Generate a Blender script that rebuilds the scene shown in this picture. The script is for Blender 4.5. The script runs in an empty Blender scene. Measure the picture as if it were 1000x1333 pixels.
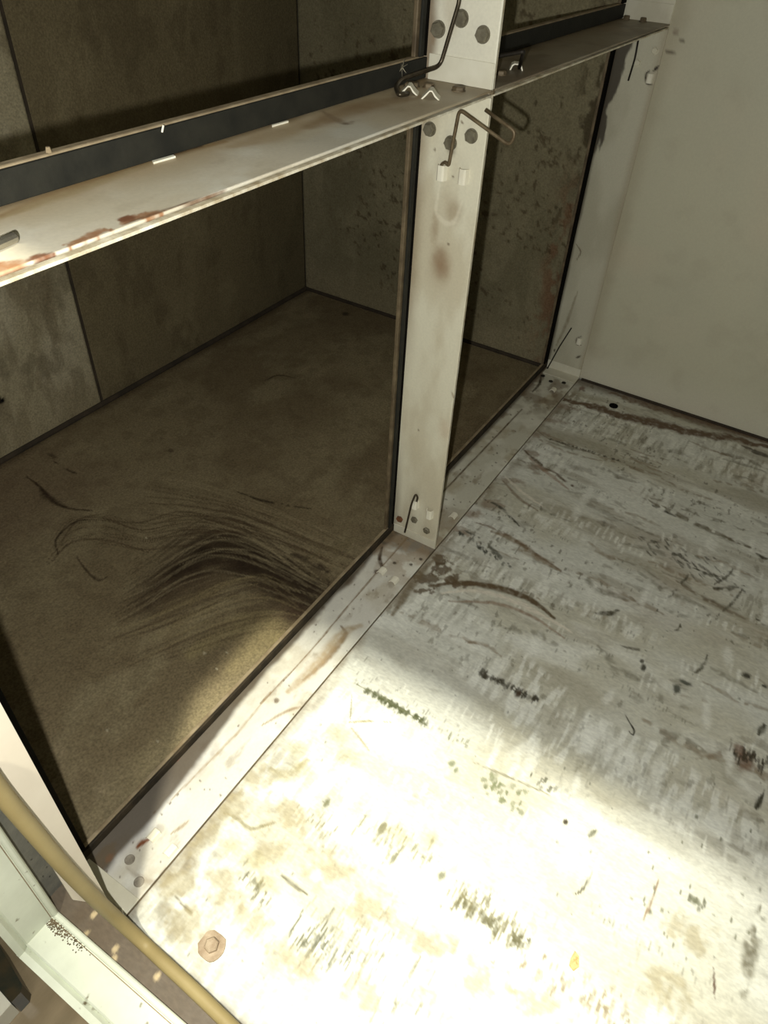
import bpy, bmesh, math, random
import numpy as np
from mathutils import Vector, Matrix

# ------------------------------------------------------------------ camera
CAM = np.array([-0.7023, -0.3908, 0.7476]); AZ, EL, ROLL, FPX = 0.5246, -0.7239, 0.0575, 932.92
def cam_axes():
    f = np.array([math.cos(EL)*math.cos(AZ), math.cos(EL)*math.sin(AZ), math.sin(EL)])
    r = np.cross(f, [0, 0, 1]); r /= np.linalg.norm(r); u = np.cross(r, f)
    r2 = math.cos(ROLL)*r + math.sin(ROLL)*u
    return r2, np.cross(r2, f), f
CR, CU, CF = cam_axes()
cd = bpy.data.cameras.new('camera'); cam = bpy.data.objects.new('camera', cd)
bpy.context.scene.collection.objects.link(cam); bpy.context.scene.camera = cam
cd.sensor_fit = 'VERTICAL'; cd.sensor_height = 36; cd.lens = FPX/1333*36
cd.clip_start = 0.01; cd.clip_end = 50
m = Matrix.Identity(4)
for i in range(3):
    m[i][0] = CR[i]; m[i][1] = CU[i]; m[i][2] = -CF[i]; m[i][3] = CAM[i]
cam.matrix_world = m
sc = bpy.context.scene
# ------------------------------------------------------------------ world, lights, exposure
sc.view_settings.view_transform = 'Standard'; sc.view_settings.look = 'None'
sc.view_settings.gamma = 1; sc.view_settings.use_curve_mapping = False
sc.view_settings.exposure = 0.0
w = bpy.data.worlds.new('world'); sc.world = w; w.use_nodes = True
w.node_tree.nodes['Background'].inputs[0].default_value = (0.93, 0.95, 0.86, 1)
w.node_tree.nodes['Background'].inputs[1].default_value = 0.10
def spot(name, loc, tgt, power, size, angle, blend, col):
    d = bpy.data.lights.new(name, 'SPOT'); d.energy = power; d.shadow_soft_size = size
    d.spot_size = math.radians(angle); d.spot_blend = blend; d.color = col
    o = bpy.data.objects.new(name, d); sc.collection.objects.link(o); o.location = loc
    o.rotation_euler = (Vector(tgt)-Vector(loc)).to_track_quat('-Z', 'Y').to_euler(); return o
spot('hand_torch', (-1.131, -0.36, 2.0), (-.33, -.28, 0), 330, 0.036, 25, 1.0, (1.0, 0.97, 0.80))

fd = bpy.data.lights.new('phone_flash', 'POINT'); fd.energy = 20; fd.shadow_soft_size = .004; fd.color = (1.0, 1.0, .94)
fo = bpy.data.objects.new('phone_flash', fd); sc.collection.objects.link(fo)
fo.location = (-.7335, -.3774, .7246)      # beside and below the lens of the hand-held phone

random.seed(3); rng = np.random.default_rng(5)
def un(px, py, ax, val):
    """point of the plane axis=val seen at photo pixel (px, py)"""
    d = CF + ((px-500)*CR - (py-666.5)*CU)/FPX
    t = (val-CAM[ax])/d[ax]; return CAM + t*d
# ------------------------------------------------------------------ materials
def s2l(c):
    c = np.asarray(c, float)/255.; return np.where(c <= .04045, c/12.92, ((c+.055)/1.055)**2.4)
def mat(name, c1, c2=None, rough=.6, metal=0, scale=20, bump=0.0, bscale=200, stretch=(1, 1, 1), attr=False, fine=.12, spec=.4, pits=None):
    m = bpy.data.materials.new(name); m.use_nodes = True; nt = m.node_tree; N = nt.nodes; L = nt.links
    b = N['Principled BSDF']; b.inputs['Roughness'].default_value = rough; b.inputs['Metallic'].default_value = metal
    b.inputs['Specular IOR Level'].default_value = spec
    g = N.new('ShaderNodeNewGeometry'); mp = N.new('ShaderNodeMapping'); mp.inputs['Scale'].default_value = stretch
    L.new(g.outputs['Position'], mp.inputs['Vector'])
    n = N.new('ShaderNodeTexNoise'); n.inputs['Scale'].default_value = scale; n.inputs['Detail'].default_value = 8; n.inputs['Roughness'].default_value = .62
    L.new(mp.outputs[0], n.inputs['Vector'])
    if attr:
        a = N.new('ShaderNodeAttribute'); a.attribute_name = 'paint'
        n2 = N.new('ShaderNodeTexNoise'); n2.inputs['Scale'].default_value = 350; n2.inputs['Detail'].default_value = 4
        L.new(mp.outputs[0], n2.inputs['Vector'])
        mr = N.new('ShaderNodeMapRange'); mr.inputs[1].default_value = .3; mr.inputs[2].default_value = .7
        mr.inputs[3].default_value = 1-fine; mr.inputs[4].default_value = 1+fine; L.new(n2.outputs[0], mr.inputs[0])
        vm = N.new('ShaderNodeVectorMath'); vm.operation = 'SCALE'
        L.new(a.outputs['Color'], vm.inputs[0]); L.new(mr.outputs[0], vm.inputs['Scale'])
        L.new(vm.outputs[0], b.inputs['Base Color'])
    else:
        r = N.new('ShaderNodeValToRGB'); r.color_ramp.elements[0].position = .36; r.color_ramp.elements[1].position = .64
        r.color_ramp.elements[0].color = (*s2l(c1), 1); r.color_ramp.elements[1].color = (*s2l(c2 if c2 is not None else c1), 1)
        L.new(n.outputs[0], r.inputs[0]); out = r.outputs[0]
        if pits:
            n3 = N.new('ShaderNodeTexNoise'); n3.inputs['Scale'].default_value = pits[0]; n3.inputs['Detail'].default_value = 3
            L.new(g.outputs['Position'], n3.inputs['Vector'])
            r3 = N.new('ShaderNodeValToRGB'); r3.color_ramp.elements[0].position = pits[1]; r3.color_ramp.elements[1].position = pits[1]+.05
            L.new(n3.outputs[0], r3.inputs[0])
            mx = N.new('ShaderNodeMix'); mx.data_type = 'RGBA'; L.new(r3.outputs[0], mx.inputs[0])
            mx.inputs['A'].default_value = (*s2l(pits[2]), 1); L.new(out, mx.inputs['B']); out = mx.outputs['Result']
        L.new(out, b.inputs['Base Color'])
    if bump:
        bp = N.new('ShaderNodeBump'); bp.inputs['Strength'].default_value = bump; bp.inputs['Distance'].default_value = .002
        nb = N.new('ShaderNodeTexNoise'); nb.inputs['Scale'].default_value = bscale; nb.inputs['Detail'].default_value = 5
        L.new(mp.outputs[0], nb.inputs['Vector']); L.new(nb.outputs[0], bp.inputs['Height']); L.new(bp.outputs[0], b.inputs['Normal'])
    return m
M = {
 'floor_paint': mat('scuffed_floor_paint', None, attr=True, rough=.55, bump=.25, bscale=90, stretch=(1, .45, 1)),
 'back_floor': mat('dust_covered_floor', None, attr=True, rough=.8, bump=.45, bscale=160, spec=.2, fine=.28),
 'plate': mat('painted_frame_plate', None, attr=True, rough=.5, fine=.04, bump=.08, bscale=60),
 'wall_paint': mat('painted_wall', None, attr=True, rough=.5, fine=.03, bump=.06, bscale=40),
 'back_wall': mat('grimy_back_wall', None, attr=True, rough=.85, fine=.22, bump=.5, bscale=260, spec=.15),
 'white': mat('white_paint', (214, 210, 192), (196, 190, 168), rough=.5, scale=12, bump=.05),
 'edge': mat('plate_edge_paint', (225, 220, 200), (170, 155, 125), rough=.5, scale=60),
 'white_door': mat('white_door_paint', (222, 226, 208), (205, 208, 190), rough=.42, scale=14, bump=.04, pits=(55, .29, (120, 110, 85))),
 'cover': mat('cream_cover_paint', (214, 204, 186), (203, 192, 174), rough=.5, scale=8),
 'rubber': mat('black_gasket_rubber', (27, 27, 22), (38, 37, 30), rough=.75, scale=40, bump=.15, spec=.25),
 'black': mat('black_rubber_shade', (11, 10, 8), (18, 16, 12), rough=.9, scale=40, spec=.05),  # rubber, also black enough to stand in for shaded strips
 'brownrubber': mat('grimy_gasket_rubber', (40, 35, 27), (62, 53, 40), rough=.8, scale=50, bump=.2, spec=.2),
 'dusty': mat('dusty_lip_edge', (150, 135, 108), (122, 106, 80), rough=.8, scale=50, bump=.2),
 'lipmetal': mat('grimy_lip_metal', (118, 104, 80), (80, 68, 50), rough=.6, metal=.2, scale=45),
 'bolt': mat('dull_bolt_steel', (130, 124, 106), (104, 98, 82), rough=.45, metal=.35, scale=140),
 'rustbolt': mat('rusty_bolt_steel', (120, 74, 42), (84, 58, 38), rough=.8, scale=160),
 'rivet': mat('grimy_rivet', (150, 142, 128), (120, 112, 98), rough=.6, scale=120),
 'wire': mat('oily_spring_wire', (88, 80, 66), (58, 50, 38), rough=.35, metal=.7, scale=90),
 'darkwire': mat('dark_spring_wire', (40, 34, 26), (28, 24, 18), rough=.6, metal=.3, scale=90),
 'tan_wire': mat('dusty_spring_wire', (120, 106, 82), (88, 74, 54), rough=.5, metal=.4, scale=90),
 'pin': mat('bright_pin_steel', (200, 195, 180), (170, 165, 150), rough=.25, metal=.9),
 'tube': mat('mustard_rubber', (152, 136, 94), (138, 122, 82), rough=.55, scale=10, bump=.05, spec=.3),
 'grey_steel': mat('grey_glued_steel', (98, 98, 92), (118, 116, 106), rough=.35, scale=30, bump=.5, bscale=90),
 'outside': mat('brown_vinyl_floor', (140, 124, 98), (116, 102, 78), rough=.3, scale=9, stretch=(1, 3, 1)),
 'shell': mat('inner_shell_paint', (120, 116, 102), (106, 102, 88), rough=.7, scale=6),
 'dark_shell': mat('grimy_shell', (88, 80, 64), (66, 60, 46), rough=.9, scale=10),
 'joint': mat('dark_joint_sealant', (44, 37, 27), (60, 50, 38), rough=.9, scale=40),
 'block': mat('dark_green_rubber', (34, 38, 30), (56, 48, 32), rough=.3, scale=60),
 'block_white': mat('pale_block_side', (205, 200, 182), (190, 184, 164), rough=.5),
 'chip': mat('peeled_chip', (190, 140, 80), (222, 190, 140), rough=.7, scale=200),
 'fleck': mat('white_flake', (232, 228, 210), (214, 208, 188), rough=.6),
 'washer': mat('painted_washer', (170, 152, 128), (140, 120, 96), rough=.6, scale=90, bump=.3, bscale=300),
 'redpaint': mat('red_paint_smear', (176, 50, 30), (140, 60, 36), rough=.5, scale=200),
}
# ------------------------------------------------------------------ object helpers
def link(o, parent=None, kind=None):
    sc.collection.objects.link(o)
    if parent is not None: o.parent = parent
    if kind: o['kind'] = kind
    return o
def wloc(o):
    v = Vector((0, 0, 0))
    while o is not None: v = v + o.location; o = o.parent
    return v
def empty(name, loc, label=None, cat=None, group=None, kind=None):
    o = bpy.data.objects.new(name, None); o.empty_display_size = .02; o.location = loc; link(o)
    if label: o['label'] = label
    if cat: o['category'] = cat
    if group: o['group'] = group
    if kind: o['kind'] = kind
    return o
class MB:
    def __init__(s): s.bm = bmesh.new()
    def box(s, a, b, bev=0):
        a = np.minimum(a, b), np.maximum(a, b); lo, hi = a
        r = bmesh.ops.create_cube(s.bm, size=1)
        for v in r['verts']:
            v.co = Vector([(lo[i]+hi[i])/2 + v.co[i]*(hi[i]-lo[i]) for i in range(3)])
        if bev:
            es = {e for v in r['verts'] for e in v.link_edges}
            bmesh.ops.bevel(s.bm, geom=list(es), offset=bev, segments=2, affect='EDGES', profile=.5)
        return s
    def prism(s, c, axis, r, h, n=6, r2=None, rot=0):
        """solid n-gon prism from c along axis"""
        axis = Vector(axis).normalized(); q = axis.to_track_quat('Z', 'Y'); r2 = r if r2 is None else r2
        A = [s.bm.verts.new(Vector(c)+q @ Vector((r*math.cos(rot+2*math.pi*i/n), r*math.sin(rot+2*math.pi*i/n), 0))) for i in range(n)]
        B = [s.bm.verts.new(Vector(c)+q @ Vector((r2*math.cos(rot+2*math.pi*i/n), r2*math.sin(rot+2*math.pi*i/n), h))) for i in range(n)]
        s.bm.faces.new(A[::-1]); s.bm.faces.new(B)
        for i in range(n): s.bm.faces.new((A[i], A[(i+1) % n], B[(i+1) % n], B[i]))
        return s
    def tube(s, pts, r, n=8, closed_ends=True, flat=1.0):
        pts = [Vector(p) for p in pts]; rings = []
        up = Vector((.13, .27, .95)).normalized(); prev = None
        for i, p in enumerate(pts):
            t = (pts[min(i+1, len(pts)-1)]-pts[max(i-1, 0)]).normalized()
            x = (up.cross(t) if prev is None else (prev - t*prev.dot(t)))
            x.normalize(); prev = x; y = t.cross(x)
            rr = r[i] if isinstance(r, (list, tuple)) else r
            rings.append([s.bm.verts.new(p+x*math.cos(2*math.pi*k/n)*rr+y*math.sin(2*math.pi*k/n)*rr*flat) for k in range(n)])
        for a, b in zip(rings, rings[1:]):
            for k in range(n): s.bm.faces.new((a[k], a[(k+1) % n], b[(k+1) % n], b[k]))
        if closed_ends: s.bm.faces.new(rings[0][::-1]); s.bm.faces.new(rings[-1])
        return s
    def sweep(s, prof, A, B, pd):
        """closed profile [(u,v)] swept A->B with in-plane axes pd=(U,V)"""
        U, V = Vector(pd[0]), Vector(pd[1]); A = Vector(A); B = Vector(B)
        a = [s.bm.verts.new(A+U*p[0]+V*p[1]) for p in prof]; b = [s.bm.verts.new(B+U*p[0]+V*p[1]) for p in prof]
        s.bm.faces.new(a[::-1]); s.bm.faces.new(b); n = len(prof)
        for k in range(n): s.bm.faces.new((a[k], a[(k+1) % n], b[(k+1) % n], b[k]))
        return s
    def poly(s, pts, nrm, h):
        nrm = Vector(nrm); a = [s.bm.verts.new(Vector(p)) for p in pts]; b = [s.bm.verts.new(Vector(p)+nrm*h) for p in pts]
        s.bm.faces.new(a[::-1]); s.bm.faces.new(b); n = len(a)
        for k in range(n): s.bm.faces.new((a[k], a[(k+1) % n], b[(k+1) % n], b[k]))
        return s
    def build(s, name, mt, parent=None, smooth=False, label=None, cat=None, group=None, kind=None, origin=None):
        bmesh.ops.recalc_face_normals(s.bm, faces=s.bm.faces)
        off = wloc(parent) if parent is not None else Vector(origin if origin is not None else (0, 0, 0))
        if parent is None and origin is None and s.bm.verts:
            cs = np.array([v.co[:] for v in s.bm.verts]); lo, hi = cs.min(0), cs.max(0)
            off = Vector(((lo[0]+hi[0])/2, (lo[1]+hi[1])/2, lo[2]))
        for v in s.bm.verts: v.co -= off
        me = bpy.data.meshes.new(name); s.bm.to_mesh(me); s.bm.free(); me.materials.append(mt)
        if smooth: me.polygons.foreach_set('use_smooth', [True]*len(me.polygons))
        o = bpy.data.objects.new(name, me)
        if parent is None: o.location = off
        link(o, parent, kind)
        if label: o['label'] = label
        if cat: o['category'] = cat
        if group: o['group'] = group
        return o
# ------------------------------------------------------------------ numpy noise and painted sheets (real marks, dirt, wear)
TAB = np.random.default_rng(11).random((256, 256)).astype(np.float32)
def vnoise(x, y, seed=0):
    x = x+seed*17.31; y = y+seed*9.77
    xi = np.floor(x).astype(np.int32); yi = np.floor(y).astype(np.int32); fx = x-xi; fy = y-yi
    fx = fx*fx*(3-2*fx); fy = fy*fy*(3-2*fy)
    a = TAB[xi & 255, yi & 255]; b = TAB[(xi+1) & 255, yi & 255]; c = TAB[xi & 255, (yi+1) & 255]; d = TAB[(xi+1) & 255, (yi+1) & 255]
    return (a*(1-fx)+b*fx)*(1-fy)+(c*(1-fx)+d*fx)*fy
def fbm(x, y, seed=0, o=4):
    t = 0; a = .5; n = 0
    for i in range(o):
        t = t+a*vnoise(x*2**i, y*2**i, seed+i*3); n += a; a *= .55
    return t/n
def sst(a, b, x):
    t = np.clip((x-a)/(b-a), 0, 1); return t*t*(3-2*t)
class Sheet:
    """a rectangle O + u U + v V (metres) with a fine grid, painted by stamping"""
    def __init__(s, O, U, V, lu, lv, res, base):
        s.O = np.array(O, float); s.U = np.array(U, float); s.V = np.array(V, float); s.lu = lu; s.lv = lv
        s.nu = max(2, int(lu/res)+1); s.nv = max(2, int(lv/res)+1)
        s.u = np.linspace(0, lu, s.nu); s.v = np.linspace(0, lv, s.nv)
        s.X, s.Y = np.meshgrid(s.u, s.v, indexing='ij')
        s.C = np.empty((s.nu, s.nv, 3)); s.C[:] = s2l(base)
        s.N = np.cross(s.U, s.V); s.ax = int(np.argmax(np.abs(s.N))); s.val = s.O[s.ax]
    def P(s, px, py):
        d = un(px, py, s.ax, s.val)-s.O; return float(d@s.U), float(d@s.V)
    def wash(s, col, a):
        s.C += (s2l(col)-s.C)*np.clip(a, 0, 1)[..., None]
    def win(s, u0, u1, v0, v1):
        i0 = max(0, int(np.searchsorted(s.u, u0))-1); i1 = min(s.nu, int(np.searchsorted(s.u, u1))+1)
        j0 = max(0, int(np.searchsorted(s.v, v0))-1); j1 = min(s.nv, int(np.searchsorted(s.v, v1))+1)
        return slice(i0, i1), slice(j0, j1)
    def mix(s, w, col, a):
        if a.size: s.C[w] += (s2l(col)-s.C[w])*np.clip(a, 0, 1)[..., None]
    def blob(s, u, v, ru, rv, ang=0, col=(0, 0, 0), a=.6, soft=.5, rag=.35, f=250):
        R = max(ru, rv)*1.5; w = s.win(u-R, u+R, v-R, v+R); x = s.X[w]-u; y = s.Y[w]-v
        if x.size == 0: return
        c, sn = math.cos(ang), math.sin(ang); p = (x*c+y*sn)/ru; q = (-x*sn+y*c)/rv
        d = np.sqrt(p*p+q*q)+rag*(fbm(s.X[w]*f, s.Y[w]*f, 5, 3)-.5)*2
        s.mix(w, col, a*(1-sst(1-soft, 1+soft*.4, d)))
    def line(s, pts, wd, col, a=.7, soft=.6, rag=.5, f=200, taper=True, brk=0):
        pts = np.array(pts, float); R = wd*2.5
        if len(pts) > 2:
            e = np.vstack([2*pts[0]-pts[1], pts, 2*pts[-1]-pts[-2]]); out = []
            for i in range(1, len(e)-2):
                for t in (0, .33, .66): out.append(.5*(2*e[i]+(e[i+1]-e[i-1])*t+(2*e[i-1]-5*e[i]+4*e[i+1]-e[i+2])*t*t+(3*e[i]-e[i-1]-3*e[i+1]+e[i+2])*t**3))
            pts = np.array(out+[e[-2]])
        w = s.win(pts[:, 0].min()-R, pts[:, 0].max()+R, pts[:, 1].min()-R, pts[:, 1].max()+R)
        x = s.X[w]; y = s.Y[w]
        if x.size == 0: return
        nx = (fbm(x*f*.4, y*f*.4, 21, 3)-.5)*wd*1.6*rag; ny = (fbm(x*f*.4, y*f*.4, 31, 3)-.5)*wd*1.6*rag
        best = np.full(x.shape, 1e9); n = len(pts)-1
        for i in range(n):
            A, B = pts[i], pts[i+1]; dd = B-A; L = max(dd@dd, 1e-12)
            t = np.clip(((x+nx-A[0])*dd[0]+(y+ny-A[1])*dd[1])/L, 0, 1)
            dist = np.hypot(x+nx-A[0]-t*dd[0], y+ny-A[1]-t*dd[1])
            tt = (i+t)/n; ww = wd*(.35+.65*np.sin(np.pi*np.clip(tt, .03, .97))) if taper else wd
            best = np.minimum(best, dist/ww)
        m = a*(1-sst(1-soft, 1+soft, best))
        if rag: m = m*(.55+.9*fbm(x*f, y*f, 41, 3))
        if brk: m = m*sst(brk-.08, brk+.08, fbm(x*f*.5, y*f*.5, 51, 2))
        s.mix(w, col, m)
    def pline(s, px, wd, col, a=.7, **k): s.line([s.P(*q) for q in px], wd, col, a, **k)
    def pblob(s, px, py, ru, rv, **k):
        u, v = s.P(px, py); s.blob(u, v, ru, rv, **k)
    def ticks(s, p0, p1, n, ln, wd, col, a=.8, spread=.003, ang=0, photo=True):
        """a row of short scrape ticks from p0 to p1; ang = tick direction in the sheet"""
        A = np.array(s.P(*p0) if photo else p0); B = np.array(s.P(*p1) if photo else p1)
        for i in range(n):
            t = rng.random(); q = A+(B-A)*t+rng.normal(0, spread, 2)
            l = ln*rng.uniform(.35, 1.2)
            s.blob(q[0], q[1], l, wd*rng.uniform(.6, 1.4), ang+rng.normal(0, .12), col, a*rng.uniform(.5, 1.1), soft=.4, rag=.5, f=500)
    def build(s, name, mt, parent=None, thick=.002, kind=None, height=None, **props):
        nu, nv = s.nu, s.nv; P = s.O+s.X[..., None]*s.U+s.Y[..., None]*s.V
        if height is not None: P = P+height[..., None]*s.N
        top = P.reshape(-1, 3); per = [i*nv for i in range(nu)]+[(nu-1)*nv+j for j in range(1, nv)]+[i*nv+nv-1 for i in range(nu-2, -1, -1)]+[j for j in range(nv-2, 0, -1)]
        low = top[per]-s.N*thick; V = np.vstack([top, low]); n0 = nu*nv; k = len(per)
        idx = np.arange(n0).reshape(nu, nv)
        Q = np.stack([idx[:-1, :-1], idx[1:, :-1], idx[1:, 1:], idx[:-1, 1:]], -1).reshape(-1, 4)
        S = np.array([[per[(i+1) % k], per[i], n0+i, n0+(i+1) % k] for i in range(k)])
        Cn = [n0+0, n0+nu-1, n0+nu+nv-2, n0+2*nu+nv-3]
        F = np.vstack([Q, S]); off = wloc(parent) if parent is not None else Vector(s.O+s.U*s.lu/2+s.V*s.lv/2)
        V = V-np.array(off)
        me = bpy.data.meshes.new(name); me.vertices.add(len(V)); me.vertices.foreach_set('co', V.astype(np.float32).ravel())
        nl = len(F)*4+k; me.loops.add(nl); me.polygons.add(len(F)+1)
        li = np.concatenate([F.ravel(), (n0+np.arange(k))[::-1]]).astype(np.int32)
        me.loops.foreach_set('vertex_index', li)
        ls = np.concatenate([np.arange(len(F))*4, [len(F)*4]]).astype(np.int32); me.polygons.foreach_set('loop_start', ls)
        me.polygons.foreach_set('loop_total', np.concatenate([np.full(len(F), 4), [k]]).astype(np.int32))
        me.update(calc_edges=True); me.validate()
        at = me.color_attributes.new('paint', 'FLOAT_COLOR', 'POINT')
        c = s.C.reshape(-1, 3); col = np.ones((len(V), 4), np.float32); col[:n0, :3] = c; col[n0:, :3] = c[per]
        at.data.foreach_set('color', col.ravel()); me.materials.append(mt)
        o = bpy.data.objects.new(name, me)
        if parent is None: o.location = off
        link(o, parent, kind)
        for a, b in props.items(): o[a] = b
        return o

XR, XL, YB, H, D = .607, -.600, .619, .6010, .075
GX0, GX1 = .002, .0045          # gap between the cell frames, blacked in to stand for shade beside the post
XS = -.632                     # inner face of the door frame
CEIL = 1.35; YF = -.95
# ================================================================== large structure
# ---- front floor: white paint, dirt streaks running along Y, scrape ticks along X
F = Sheet((XS, YF, 0), (1, 0, 0), (0, 1, 0), XR-XS, .003-YF, .0017, (203, 203, 192))
X = F.X+XS; Y = F.Y+YF
F.wash((176, 170, 146), .55*sst(.45, .7, fbm(X*9, Y*5, 1)))
F.wash((222, 222, 212), .6*sst(.5, .75, fbm(X*22, Y*9, 2)))
st = fbm(X*38+2*fbm(X*6, Y*6, 9), Y*7, 3, 5)
right = sst(-.35, .15, X)
F.wash((138, 128, 106), (.22+.22*right)*sst(.5, .74, st))
F.wash((158, 138, 118), .35*right*sst(.55, .8, fbm(X*14, Y*5, 4)))
hm = sst(.48, .60, fbm(X*13+1.5*fbm(X*4, Y*4, 19), Y*3.2, 17, 3)); hd = fbm(X*26, Y*150+X*6, 18, 3)
F.wash((228, 228, 218), .60*hm*sst(.52, .60, hd)); F.wash((122, 114, 94), .45*hm*sst(.60, .68, 1-hd)*(.4+.6*right))
hm2 = sst(.52, .60, fbm(X*11, Y*4, 23, 3)); F.wash((92, 86, 68), .65*hm2*sst(.70, .76, fbm(X*70, Y*200, 24, 3))*(.3+.7*right))
F.wash((98, 88, 68), .38*sst(.64, .74, fbm(X*60, Y*28, 6, 5))*sst(.42, .6, fbm(X*5, Y*5, 7)))
F.wash((112, 100, 76), .45*sst(.60, .8, fbm(X*30, Y*30, 8, 5))*(1-sst(-.58, -.2, X))*sst(-.32, -.1, Y))
# grime along the frame flange and the right wall
F.wash((116, 100, 74), .6*sst(-.105, -.074, Y+.02*(fbm(X*14, Y*14, 12)-.5))*sst(.38, .6, fbm(X*12, Y*30, 13)))
F.wash((92, 76, 56), .75*sst(.572, .607, X+.03*(fbm(X*8, Y*8, 14)-.5)))
TK = (84, 84, 72); BR = (92, 76, 54); LT = (232, 232, 222)
# rows of pale and dark scrape ticks, stamped everywhere: elongated along X in rows along Y
for i in range(0):
    x0 = rng.uniform(-.6, .58); y0 = rng.uniform(-.68, -.1); L = rng.uniform(.05, .2)
    a0 = (x0-XS, y0-YF); a1 = (x0-XS+rng.normal(0, .012), y0-YF+L)
    if rng.random() < .55: F.ticks(a0, a1, int(L*150), .010, .0022, LT, .55, .006, 0, False)
    else: F.ticks(a0, a1, int(L*120), .0040, .0010, TK, .5, .004, 0, False)
for i in range(95):   # hatched brush rows: pale dabs along X, repeated along Y
    x0 = rng.uniform(-.55, .56); y0 = rng.uniform(-.68, -.1); L = rng.uniform(.04, .16); sp = rng.uniform(.006, .012); ln = rng.uniform(.006, .016); k = rng.random()
    col, a_ = (LT, .6) if k < .62 else (((134, 122, 100), .4) if k < .85 else ((100, 98, 84), .6))
    if k >= .85: sp, ln = .004, .0045
    for n_ in range(int(L/sp)):
        if rng.random() < .3: continue
        F.blob(x0-XS+rng.normal(0, .003)+n_*sp*rng.normal(0, .05), y0-YF+n_*sp, ln*rng.uniform(.5, 1.2), sp*rng.uniform(.16, .34), rng.normal(.05, .06), col, a_*rng.uniform(.4, 1), soft=.5, rag=.6, f=260)
for i in range(240):
    F.blob(rng.uniform(0, 1.24), rng.uniform(.25, .85), rng.uniform(.0008, .0024), rng.uniform(.0008, .0016), 0, TK, .6)
for i in range(70):
    u0 = rng.uniform(.5, 1.2); v0 = rng.uniform(.3, .8); L = rng.uniform(.03, .12)
    F.line([(u0, v0), (u0+rng.normal(0, .006), v0+L*.5), (u0+rng.normal(0, .01), v0+L)], rng.uniform(.002, .006), (128, 112, 88) if i % 2 else (120, 116, 100), .55, brk=.42, rag=.9)
for i in range(60):   # ragged chipped spots
    F.blob(rng.uniform(.45, 1.22), rng.uniform(.3, .82), rng.uniform(.003, .010), rng.uniform(.002, .005), rng.uniform(-.5, .5), (104, 98, 80), .5, soft=.5, rag=1.1, f=220)
for i in range(34):   # broad pale dabs
    F.blob(rng.uniform(.25, 1.15), rng.uniform(.28, .85), rng.uniform(.012, .035), rng.uniform(.004, .010), rng.normal(0, .15), LT, .5, soft=.7)
# individual stains
for (px, py, a_, b_) in [(560, 752, .012, .020), (574, 742, .014, .016), (586, 752, .010, .012), (572, 728, .010, .008), (596, 760, .008, .010), (552, 768, .007, .012)]:
    F.pblob(px, py, a_, b_, ang=.5, col=BR, a=.85, soft=.35, rag=1.3, f=140)
for (px, py) in [(690, 590), (700, 566), (662, 626), (640, 656), (612, 668), (720, 548), (596, 690), (700, 610), (735, 530)]:
    F.pblob(px, py, .012, .022, ang=.2, col=(126, 104, 82), a=.6, soft=.7, rag=1.2, f=90)
F.pline([(560, 762), (600, 758), (640, 763), (672, 772), (700, 786), (722, 804)], .006, BR, .95, soft=.4)
F.pline([(575, 772), (620, 768), (670, 782), (705, 800), (745, 822)], .004, (214, 206, 190), .8)
F.pline([(585, 782), (640, 784), (690, 800), (735, 830)], .003, (140, 118, 98), .7)
F.pline([(512, 800), (530, 770), (548, 745), (565, 728)], .006, (110, 96, 72), .7)
F.pline([(735, 519), (770, 528), (808, 540), (850, 550), (904, 562), (960, 572), (1000, 582)], .013, (98, 78, 58), 1.0, rag=.9)
F.pline([(800, 512), (850, 528), (930, 552), (1000, 574)], .014, (108, 88, 68), .8, rag=.9)
F.pblob(990, 590, .008, .02, col=(60, 52, 40), a=.8); F.pblob(975, 583, .004, .014, col=(70, 60, 46), a=.8)
F.ticks((716, 571), (812, 601), 46, .0035, .0022, (74, 68, 54), .9, .0012)
F.pline([(700, 560), (716, 571), (760, 586), (812, 602)], .0016, (110, 98, 78), .6)
F.pline([(684, 586), (700, 600), (722, 615), (746, 632)], .004, (96, 80, 60), .85, rag=1, brk=.35)
F.pline([(690, 596), (712, 614), (740, 636)], .004, (150, 124, 104), .6)
F.pline([(658, 620), (680, 640), (706, 658)], .003, (214, 208, 192), .9)
F.pline([(655, 625), (676, 648), (700, 664)], .003, (120, 100, 80), .7)
F.pline([(606, 690), (625, 702), (645, 718), (660, 735)], .004, (66, 68, 56), .8, brk=.45)
F.ticks((604, 696), (664, 738), 26, .005, .002, (58, 60, 50), .9, .003, .5)
F.pline([(632, 650), (652, 660), (680, 688)], .003, (60, 58, 46), .8, brk=.45)
F.pline([(640, 690), (675, 705), (700, 725), (730, 742)], .006, (126, 108, 82), .75)
F.pline([(620, 680), (650, 690), (690, 715), (735, 745)], .003, (110, 90, 68), .7, brk=.4)
F.pline([(838, 648), (880, 668), (925, 690), (977, 712)], .006, (106, 98, 78), .8, brk=.42)
F.pline([(845, 655), (880, 672)], .003, (62, 58, 46), .8, brk=.4)
for q in [((834, 698), (858, 705)), ((870, 715), (885, 722)), ((905, 740), (938, 750)), ((925, 765), (968, 762)), ((985, 720), (1000, 726)), ((985, 805), (1000, 812)), ((790, 800), (806, 792)), ((775, 797), (796, 795))]:
    F.pline([q[0], ((q[0][0]+q[1][0])/2, (q[0][1]+q[1][1])/2+2), q[1]], .0036, (76, 72, 56), .85, brk=.40, rag=1)
F.ticks((836, 700), (970, 765), 40, .009, .0022, (70, 68, 54), .75, .012, .9)
F.pline([(880, 755), (910, 775), (940, 790), (985, 812)], .004, (112, 98, 78), .7, brk=.4)
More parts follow.
